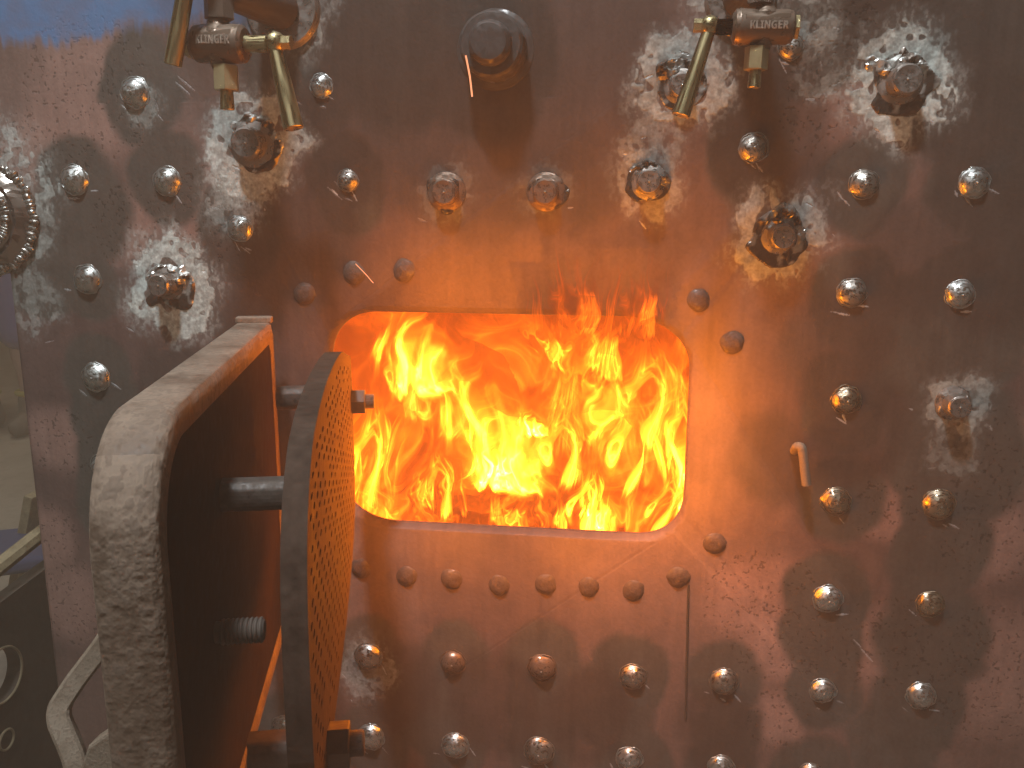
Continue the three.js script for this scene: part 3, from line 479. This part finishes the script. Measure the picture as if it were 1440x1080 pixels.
// tongues that show singly: pixel of the base, pixel height and width as seen, distance behind the plate, and look
const TONGUES = [
  // deep, dull flames filling the back
  [520, 640, 240, 190, -0.72, 5, 0.9, 0.9, 0.3, 0.1], [700, 640, 250, 210, -0.78, 5, 0.9, 0.9, 0.2, -0.1], [880, 640, 260, 190, -0.75, 5, 1.0, 0.9, -0.3, 0.1], [660, 560, 200, 220, -0.90, 5, 0.7, 0.9, 0, 0], [500, 560, 200, 180, -0.88, 5, 0.7, 0.9, 0.1, 0], [820, 560, 200, 220, -0.92, 5, 0.8, 0.9, 0.3, 0],
  // upper left plume and the slanting bright band to the white heart
  [575, 560, 150, 110, -0.42, 2, 1.2, 0.95, 0.4, 0.15], [590, 600, 160, 90, -0.50, 0, 1.1, 0.9, -0.3, 0.1], [690, 680, 210, 130, -0.46, 2, 1.3, 0.95, 0.5, -0.28], [715, 690, 150, 110, -0.38, 2, 1.7, 1.0, -0.2, -0.1], [690, 690, 95, 90, -0.36, 2, 2.4, 1.0, 0.1, 0.05], [750, 660, 120, 100, -0.48, 0, 1.4, 0.9, 0.5, -0.3], [640, 620, 140, 110, -0.55, 0, 1.2, 0.9, 0.2, -0.2],
  // left edge, leaning streamers
  [510, 725, 190, 70, -0.28, 0, 1.3, 0.95, 0.5, 0.25], [535, 735, 210, 80, -0.34, 4, 1.2, 0.9, -0.4, 0.28], [625, 735, 130, 50, -0.25, 0, 1.2, 0.9, 0.5, -0.05], [612, 720, 90, 40, -0.22, 4, 1.3, 0.9, 0.2, 0.1], [560, 745, 70, 80, -0.20, 4, 0.9, 0.8, 0.3, 0.1],
  // centre right streamers
  [800, 640, 220, 120, -0.58, 1, 1.3, 0.95, 0.4, 0.1], [850, 650, 240, 130, -0.60, 1, 1.3, 0.95, -0.4, 0.05], [870, 700, 200, 100, -0.44, 0, 1.3, 0.95, 0.5, 0.02], [900, 640, 190, 120, -0.62, 1, 1.1, 0.95, -0.2, 0.0], [820, 760, 140, 60, -0.20, 0, 1.6, 0.95, 0.3, 0.04], [838, 760, 120, 50, -0.22, 2, 1.6, 1.0, -0.3, -0.05], [795, 755, 80, 40, -0.18, 1, 1.1, 0.85, 0.2, 0], [735, 745, 70, 60, -0.18, 4, 0.9, 0.8, 0.3, 0], [700, 745, 80, 40, -0.24, 1, 1.0, 0.85, 0.5, 0],
  // right edge
  [945, 745, 230, 90, -0.30, 2, 1.4, 1.0, 0.4, -0.08], [960, 700, 200, 80, -0.36, 0, 1.4, 0.95, -0.5, 0.02], [925, 760, 130, 70, -0.20, 0, 1.3, 0.95, 0.2, 0.2], [930, 600, 150, 90, -0.55, 1, 1.1, 0.9, 0.3, 0.0], [960, 590, 130, 90, -0.52, 4, 1.1, 0.9, 0.1, 0.05],
  // soft rolling clouds of flame through the whole box
  [540, 700, 200, 170, -0.40, 6, 0.72, 0.55, 0.3, 0.1], [740, 690, 220, 180, -0.50, 6, 0.79, 0.55, 0.4, -0.1], [840, 720, 240, 190, -0.48, 7, 0.79, 0.55, -0.2, 0.05], [920, 700, 230, 170, -0.46, 6, 0.79, 0.55, 0.3, 0.0], [780, 570, 170, 200, -0.64, 6, 0.72, 0.55, -0.3, 0.0], [900, 570, 170, 170, -0.58, 7, 0.79, 0.55, 0.2, 0.0], [770, 752, 110, 110, -0.21, 7, 0.55, 0.5, 0.3, 0.1], [900, 756, 120, 120, -0.21, 6, 0.9, 0.5, -0.2, 0.05], [660, 745, 110, 110, -0.22, 7, 0.9, 0.5, 0.4, 0.0], [560, 742, 110, 110, -0.21, 6, 0.9, 0.5, -0.3, 0.1],
  [690, 672, 60, 60, -0.33, 2, 5.0, 1.0, 0.2, 0.0], [748, 615, 45, 40, -0.40, 2, 3.5, 1.0, 0.1, 0.0], [828, 745, 60, 34, -0.19, 2, 3.0, 1.0, 0.1, 0.0], [955, 690, 90, 40, -0.30, 2, 2.6, 1.0, 0.2, 0.0],
  // top right
  [870, 620, 170, 130, -0.42, 4, 1.2, 0.9, 0.3, 0.05], [930, 640, 190, 110, -0.40, 0, 1.1, 0.9, -0.3, 0.0], [800, 690, 150, 100, -0.40, 0, 1.1, 0.9, 0.4, 0.05], [860, 540, 110, 110, -0.45, 1, 1.2, 0.9, 0.3, 0.05], [800, 530, 100, 90, -0.48, 4, 1.1, 0.9, -0.2, 0.05],
];
TONGUES.forEach(([u, v, h, w, z, k, gain, op, yaw, lean], i) => {
  const b = atZ(u, v, z), s = atZ(u + 1, v, z).distanceTo(b);
  tongue(b, h * s * 1.25, w * s * 1.6, { yaw: yaw * 1.3, lean: [lean, 0.12], twist: 0.5 + 0.4 * noise(i, 2), k, gain: Math.min(gain, 3) * 2.0, opacity: op, seed: i * 3.7 + 1 });
});
// flames that lick out over the top of the hole, thin and see-through
for (const [u, v, h, w, z, k, op, lean] of [[790, 470, 130, 44, 0.012, 3, 0.30, 0.02], [765, 470, 90, 60, 0.014, 3, 0.22, -0.1], [840, 475, 110, 90, 0.018, 1, 0.40, 0.08], [868, 475, 105, 60, 0.012, 3, 0.40, 0.12], [920, 480, 115, 62, 0.016, 1, 0.45, 0.02], [905, 480, 85, 60, 0.010, 5, 0.40, -0.05], [812, 470, 80, 70, 0.012, 5, 0.35, 0]]) {
  const b = atZ(u, v, z), s = atZ(u + 1, v, z).distanceTo(b); tongue(b, h * s * 1.15, w * s * 1.3, { yaw: 0.3 * lean, lean: [lean, 0.30], twist: 0.3, belly: 0.15, k, gain: 0.95, opacity: op * 1.3, seed: u });
}
// fuel: split logs and clinker, glowing through
const emberMap = dataTex(256, 256, (u, v, p) => { const c = ridge(u * 5, v * 5, 3), f = fbm(u * 22, v * 22, 3); const I = 0.48 + 1.4 * Math.pow(c, 7) + 0.30 * f; p[0] = I; p[1] = I * 0.125; p[2] = I * 0.004; }, { float: true, wrap: THREE.MirroredRepeatWrapping });
M.ember = new THREE.MeshStandardMaterial({ color: new THREE.Color().setRGB(0.06, 0.04, 0.03), roughness: 0.9, emissive: new THREE.Color(1, 1, 1), emissiveMap: emberMap, emissiveIntensity: 1 });
function lump(sx, sy, sz, seed) {
  const g = new THREE.BoxGeometry(sx, sy, sz, 5, 4, 5), p = g.attributes.position;
  for (let i = 0; i < p.count; i++) { const x = p.getX(i), y = p.getY(i), z = p.getZ(i), q = 0.10 * Math.min(sx, sy); p.setXYZ(i, x + q * noise(y * 30 + seed, z * 30) * 1.4, y + q * noise(x * 24 + seed, z * 24 + seed) * 1.6, z + q * noise(x * 30, y * 30 + seed)); }
  return toCreasedNormals(boxUVk(g, 6), 0.6);
}
function boxUVk(g, k) { const h = boxUV(g), a = h.attributes.uv.array; for (let i = 0; i < a.length; i++) a[i] *= k; return h; }
for (const [u, v, z, sx, sy, sz, rx, ry, rz] of [[758, 722, -0.46, 0.115, 0.09, 0.12, 0.3, 0.5, 0.32], [905, 735, -0.46, 0.11, 0.08, 0.12, 0.2, -0.4, -0.3], [560, 722, -0.42, 0.15, 0.05, 0.10, 0.3, 0.3, 0.25], [650, 728, -0.42, 0.08, 0.06, 0.10, 0.1, 0.9, -0.2], [840, 742, -0.40, 0.08, 0.05, 0.08, 0.1, 0.2, 0.1]]) {
  const m = part('fuel_lump', lump(sx, sy, sz, u), M.ember, fire); m.position.copy(atZ(u, v, z)); m.rotation.set(rx, ry, rz);
}
{
  const g = []; for (let i = 0; i < 150; i++) { const q = lump(rr(0.05, 0.12), rr(0.04, 0.08), rr(0.05, 0.12), i * 3); q.rotateY(rr(0, 6)); q.rotateZ(rr(-0.5, 0.5)); const x = rr(-0.46, 0.46), z = rr(-1.05, -0.12); q.translate(x, -0.37 + 0.05 * noise(x * 5, z * 5) - 0.05 * smooth(-0.3, -0.1, z), z); g.push(q); }
  g.push(boxUVk(new THREE.BoxGeometry(0.94, 0.2, 0.96), 6).translate(0, -0.49, -0.58));
  const m = part('ember_bed', mergeGeometries(g), M.ember, fire); m.userData.kind = 'stuff';
}
// trails of flying sparks, shaped as thin glowing slivers
for (const [a, b, r, label] of [[atZ(655, 78, 0.30), atZ(664, 136, 0.30), 0.0006, 'thin glowing spark streak beside the big capped plug'], [atZ(500, 371, 0.10), atZ(525, 398, 0.10), 0.0004, 'tiny glowing spark streak above the corner of the firehole']]) { const m = part('spark_streak', tube([a, a.clone().lerp(b, 0.5).add(new THREE.Vector3(0.0005, 0, 0)), b], r, 12, 6), new THREE.MeshBasicMaterial({ color: new THREE.Color().setRGB(1.6, 0.62, 0.30) }), null); m.userData = { label, category: 'ember' }; }


// ------------------------------------------------------------------ what shows past the left edge of the boiler
const FLOOR = -0.82;
{
  const g = new THREE.PlaneGeometry(14, 14, 1, 1); g.rotateX(-Math.PI / 2); g.translate(-4, FLOOR, -3);
  const f = part('floor', boxUV(g), M.concrete, null); f.userData = { kind: 'structure' };
}
{ // dark side plate of the frame, with drilled holes and a top edge and hole rims coloured pale as if lit
  const m = thing('frame_plate', 'dark brown steel frame plate with round holes below the boiler edge', 'frame'), X = -0.66, n = new THREE.Vector3(1, 0, 0), o = new THREE.Vector3(X, 0, 0);
  const p = (u, v) => { const q = onPlane(u, v, o, n); return new THREE.Vector2(-q.z, q.y); };
  const a = p(0, 808), b = p(52, 766), s = new THREE.Shape(), slope = (b.y - a.y) / (b.x - a.x), top = x => a.y + (x - a.x) * slope;
  s.moveTo(a.x - 0.5, -0.78); s.lineTo(b.x + 0.5, -0.78); s.lineTo(b.x + 0.5, top(b.x)); s.lineTo(a.x - 0.5, top(a.x - 0.5)); s.lineTo(a.x - 0.5, -0.78);
  for (const [u, v, r] of [[2, 950, 0.036], [8, 1040, 0.013]]) { const c = p(u, v), q = new THREE.Path(); q.absellipse(c.x, c.y, r, r, 0, Math.PI * 2); s.holes.push(q);
    const rim = new THREE.TorusGeometry(r, 0.0016, 8, 40); rim.translate(c.x, c.y, 0.0195); rim.rotateY(Math.PI / 2); rim.translate(X - 0.018, 0, 0); part('hole_rim', rim, M.frameEdge, m); }
  const g = new THREE.ExtrudeGeometry(s, { depth: 0.02, bevelEnabled: false, curveSegments: 24 }); g.rotateY(Math.PI / 2); g.translate(X - 0.02, 0, 0); part('side_plate', boxUV(g), M.frame, m);
  const e0 = new THREE.Vector3(X - 0.010, top(a.x - 0.5) + 0.003, -(a.x - 0.5)), e1 = new THREE.Vector3(X - 0.010, top(b.x + 0.5) + 0.003, -(b.x + 0.5)); part('top_edge', boxUV(rod(e0, e1, 0.011, 0.011, 8)), M.frameEdge, m);
  const k = part('bolt_head', new THREE.SphereGeometry(0.009, 16, 10), M.bar, m); const c = p(7, 1043); k.position.set(X - 0.03, c.y, -c.x);
}
{ const a = atZ(-40, 922, -0.05), b = atZ(90, 806, -0.30), m = thing('brake_rod', 'pale round steel rod running past the dark frame plate', 'rod'); m.position.copy(a); part('rod', boxUV(rod(new THREE.Vector3(), b.clone().sub(a), 0.0075, 0.0075, 20)), M.bar, m); part('rod_collar', boxUV(rod(b.clone().sub(a).multiplyScalar(0.9), b.clone().sub(a).multiplyScalar(0.96), 0.011, 0.011, 20)), M.bar, m); }
const floorAt = (u, v) => onPlane(u, v, new THREE.Vector3(0, FLOOR, 0), new THREE.Vector3(0, 1, 0));
{ // timber prop standing on the floor
  const m = thing('timber_prop', 'yellowish timber prop leaning beside the boiler edge', 'timber'), z = -0.9, a = atZ(30, 800, z), b = atZ(49, 694, z);
  const d = b.clone().sub(a), g = new RoundedBoxGeometry(0.022, d.length() + 0.4, 0.05, 2, 0.003); const q = part('plank', boxUV(g), M.frameEdge, m); q.quaternion.setFromUnitVectors(new THREE.Vector3(0, 1, 0), d.clone().normalize()); q.position.copy(b).addScaledVector(d.clone().normalize(), -(d.length() + 0.4) / 2);
  const w = part('wedge', boxUV(new THREE.ConeGeometry(0.03, 0.02, 4)), M.frameEdge, m); w.position.copy(b).addScaledVector(d.clone().normalize(), -d.length() - 0.39);
}
{ // folded blue sheet lying on the floor
  const c = atZ(-2, 778, -0.8), g = new RoundedBoxGeometry(0.24, 0.035, 0.22, 8, 0.014), p = g.attributes.position; for (let i = 0; i < p.count; i++) p.setY(i, p.getY(i) + 0.012 * noise(p.getX(i) * 30, p.getZ(i) * 30)); g.computeVertexNormals();
  const m = part('folded_sheet', g, new THREE.MeshPhysicalMaterial({ color: new THREE.Color().setRGB(0.035, 0.045, 0.10), roughness: 0.9, sheen: 0.4 }), null); m.position.copy(c); m.rotation.y = 0.6; m.userData = { label: 'folded dark blue sheet lying behind the frame plate', category: 'cloth' };
}
{ // a person standing further back, mostly hidden by the boiler
  const foot = floorAt(16, 604), m = thing('person', 'person in blue shorts and dark boots with yellow cuffs, standing behind the boiler', 'person'); m.position.copy(foot); m.rotation.y = 0.25;
  const blob = (caps, size, res) => {                 // tapered capsules joined with a smooth minimum; [ax, ay, az, ra, bx, by, bz, rb]
    const mc = new MarchingCubes(res, new THREE.MeshStandardMaterial(), false, false, 60000); mc.isolation = 0; const h = size / 2;
    for (let z = 0; z < res; z++) for (let y = 0; y < res; y++) for (let x = 0; x < res; x++) {
      const px = (x / res * 2 - 1) * h, py = (y / res * 2 - 1) * h + h - 0.02, pz = (z / res * 2 - 1) * h; let e = 0;
      for (const [ax, ay, az, ra, bx, by, bz, rb] of caps) { const dx = bx - ax, dy = by - ay, dz = bz - az, t = clamp(((px - ax) * dx + (py - ay) * dy + (pz - az) * dz) / (dx * dx + dy * dy + dz * dz + 1e-9)); const d = Math.hypot(px - ax - dx * t, py - ay - dy * t, pz - az - dz * t) - mix(ra, rb, t); e += Math.exp(-d * 60); }
      mc.field[x + y * res + z * res * res] = Math.log(e + 1e-30) / 60;
    }
    mc.update(); const g = new THREE.BufferGeometry(), c = mc.count; g.setAttribute('position', new THREE.BufferAttribute(mc.positionArray.slice(0, c * 3), 3)); 
    const w = mergeVertices(g, 1e-4); w.scale(h, h, h); w.translate(0, h - 0.02, 0); w.computeVertexNormals(); return w;
  };
  const cloth = (r, g, b) => new THREE.MeshPhysicalMaterial({ color: new THREE.Color().setRGB(r, g, b), roughness: 0.9, sheen: 0.3, bumpMap: hammered, bumpScale: 0.001 });
  const L = 0.10;
  part('body', blob([[0, 1.66, 0.01, 0.085, 0, 1.58, 0.02, 0.075], [0, 1.5, 0, 0.055, 0, 1.4, 0, 0.065], [-0.19, 1.36, 0, 0.05, -0.24, 1.08, 0.02, 0.042], [-0.24, 1.08, 0.02, 0.042, -0.23, 0.84, 0.10, 0.030], [-0.23, 0.80, 0.11, 0.034, -0.22, 0.72, 0.13, 0.028], [0.19, 1.36, 0, 0.05, 0.24, 1.08, 0.02, 0.042], [0.24, 1.08, 0.02, 0.042, 0.23, 0.84, 0.10, 0.030], [0.23, 0.80, 0.11, 0.034, 0.22, 0.72, 0.13, 0.028], [0, 1.34, 0, 0.13, 0, 1.0, 0, 0.13], [-L, 0.90, 0, 0.09, -L, 0.50, 0.01, 0.062], [-L, 0.50, 0.01, 0.060, -L, 0.36, -0.015, 0.058], [-L, 0.36, -0.015, 0.058, -L, 0.08, -0.01, 0.036], [L, 0.90, 0, 0.09, L, 0.50, 0.01, 0.062], [L, 0.50, 0.01, 0.060, L, 0.36, -0.015, 0.058], [L, 0.36, -0.015, 0.058, L, 0.08, -0.01, 0.036]], 1.86, 92), new THREE.MeshPhysicalMaterial({ color: new THREE.Color().setRGB(0.30, 0.20, 0.17), roughness: 0.6 }), m);
  part('shirt', blob([[-0.15, 1.38, 0, 0.085, 0.15, 1.38, 0, 0.085], [0, 1.34, 0, 0.155, 0, 0.98, 0, 0.155], [-0.17, 1.38, 0, 0.075, -0.23, 1.14, 0.01, 0.064], [0.17, 1.38, 0, 0.075, 0.23, 1.14, 0.01, 0.064]], 1.86, 80), cloth(0.018, 0.045, 0.17), m);
  part('shorts', blob([[0, 1.0, 0, 0.155, 0, 0.92, 0, 0.155], [-L, 0.90, 0, 0.115, -L, 0.47, 0.01, 0.10], [L, 0.90, 0, 0.115, L, 0.47, 0.01, 0.10]], 1.86, 80), cloth(0.022, 0.06, 0.24), m);
  for (const x of [-L, L]) {
    part('boot', blob([[x, 0.05, -0.03, 0.052, x, 0.045, 0.15, 0.042], [x, 0.06, -0.02, 0.056, x, 0.14, -0.01, 0.056]], 0.7, 60), cloth(0.10, 0.085, 0.07), m);
    part('cuff', new THREE.TorusGeometry(0.055, 0.013, 10, 28).rotateX(Math.PI / 2).translate(x, 0.175, -0.01), cloth(0.36, 0.34, 0.08), m);
  }
  part('hair', new THREE.SphereGeometry(0.094, 24, 14, 0, Math.PI * 2, 0, 1.6).rotateX(-0.35).translate(0, 1.665, 0.0), cloth(0.03, 0.02, 0.015), m);
}
// ------------------------------------------------------------------ lamp fittings out of frame: the strip lamp, plus added floor lamp and fill panel
function lampFitting(name, label, w, h, at, to, glowColor) {
  const m = thing(name, label, 'lamp'); m.position.set(...at); m.lookAt(...to); m.rotateY(Math.PI);
  const box = new RoundedBoxGeometry(w + 0.06, h + 0.06, 0.05, 2, 0.008); box.translate(0, 0, 0.040); part('housing', box, new THREE.MeshPhysicalMaterial({ color: new THREE.Color().setRGB(0.5, 0.5, 0.5), roughness: 0.5 }), m);
  part('diffuser', new THREE.BoxGeometry(w, h, 0.008).translate(0, 0, 0.008), new THREE.MeshStandardMaterial({ color: 0x222222, emissive: new THREE.Color().setRGB(...glowColor), emissiveIntensity: 1, roughness: 0.6 }), m);
}
lampFitting('unseen_lamp', 'white strip lamp hanging over the boiler', LAMP_W, LAMP_H, LAMP_AT, LAMP_TO, [4, 4.3, 4.2]);
lampFitting('unseen_lamp', 'added lamp brightening the floor beside the boiler', 0.9, 0.25, [-2.4, 2.5, -2.3], [-2.4, -0.8, -2.2], [3, 2.7, 2.2]);
lampFitting('fill_panel', 'wide pale fill panel added behind the viewer', FILL_W, FILL_H, FILL_AT, FILL_TO, [0.9, 1.0, 1.03]);

renderer.render(scene, camera);
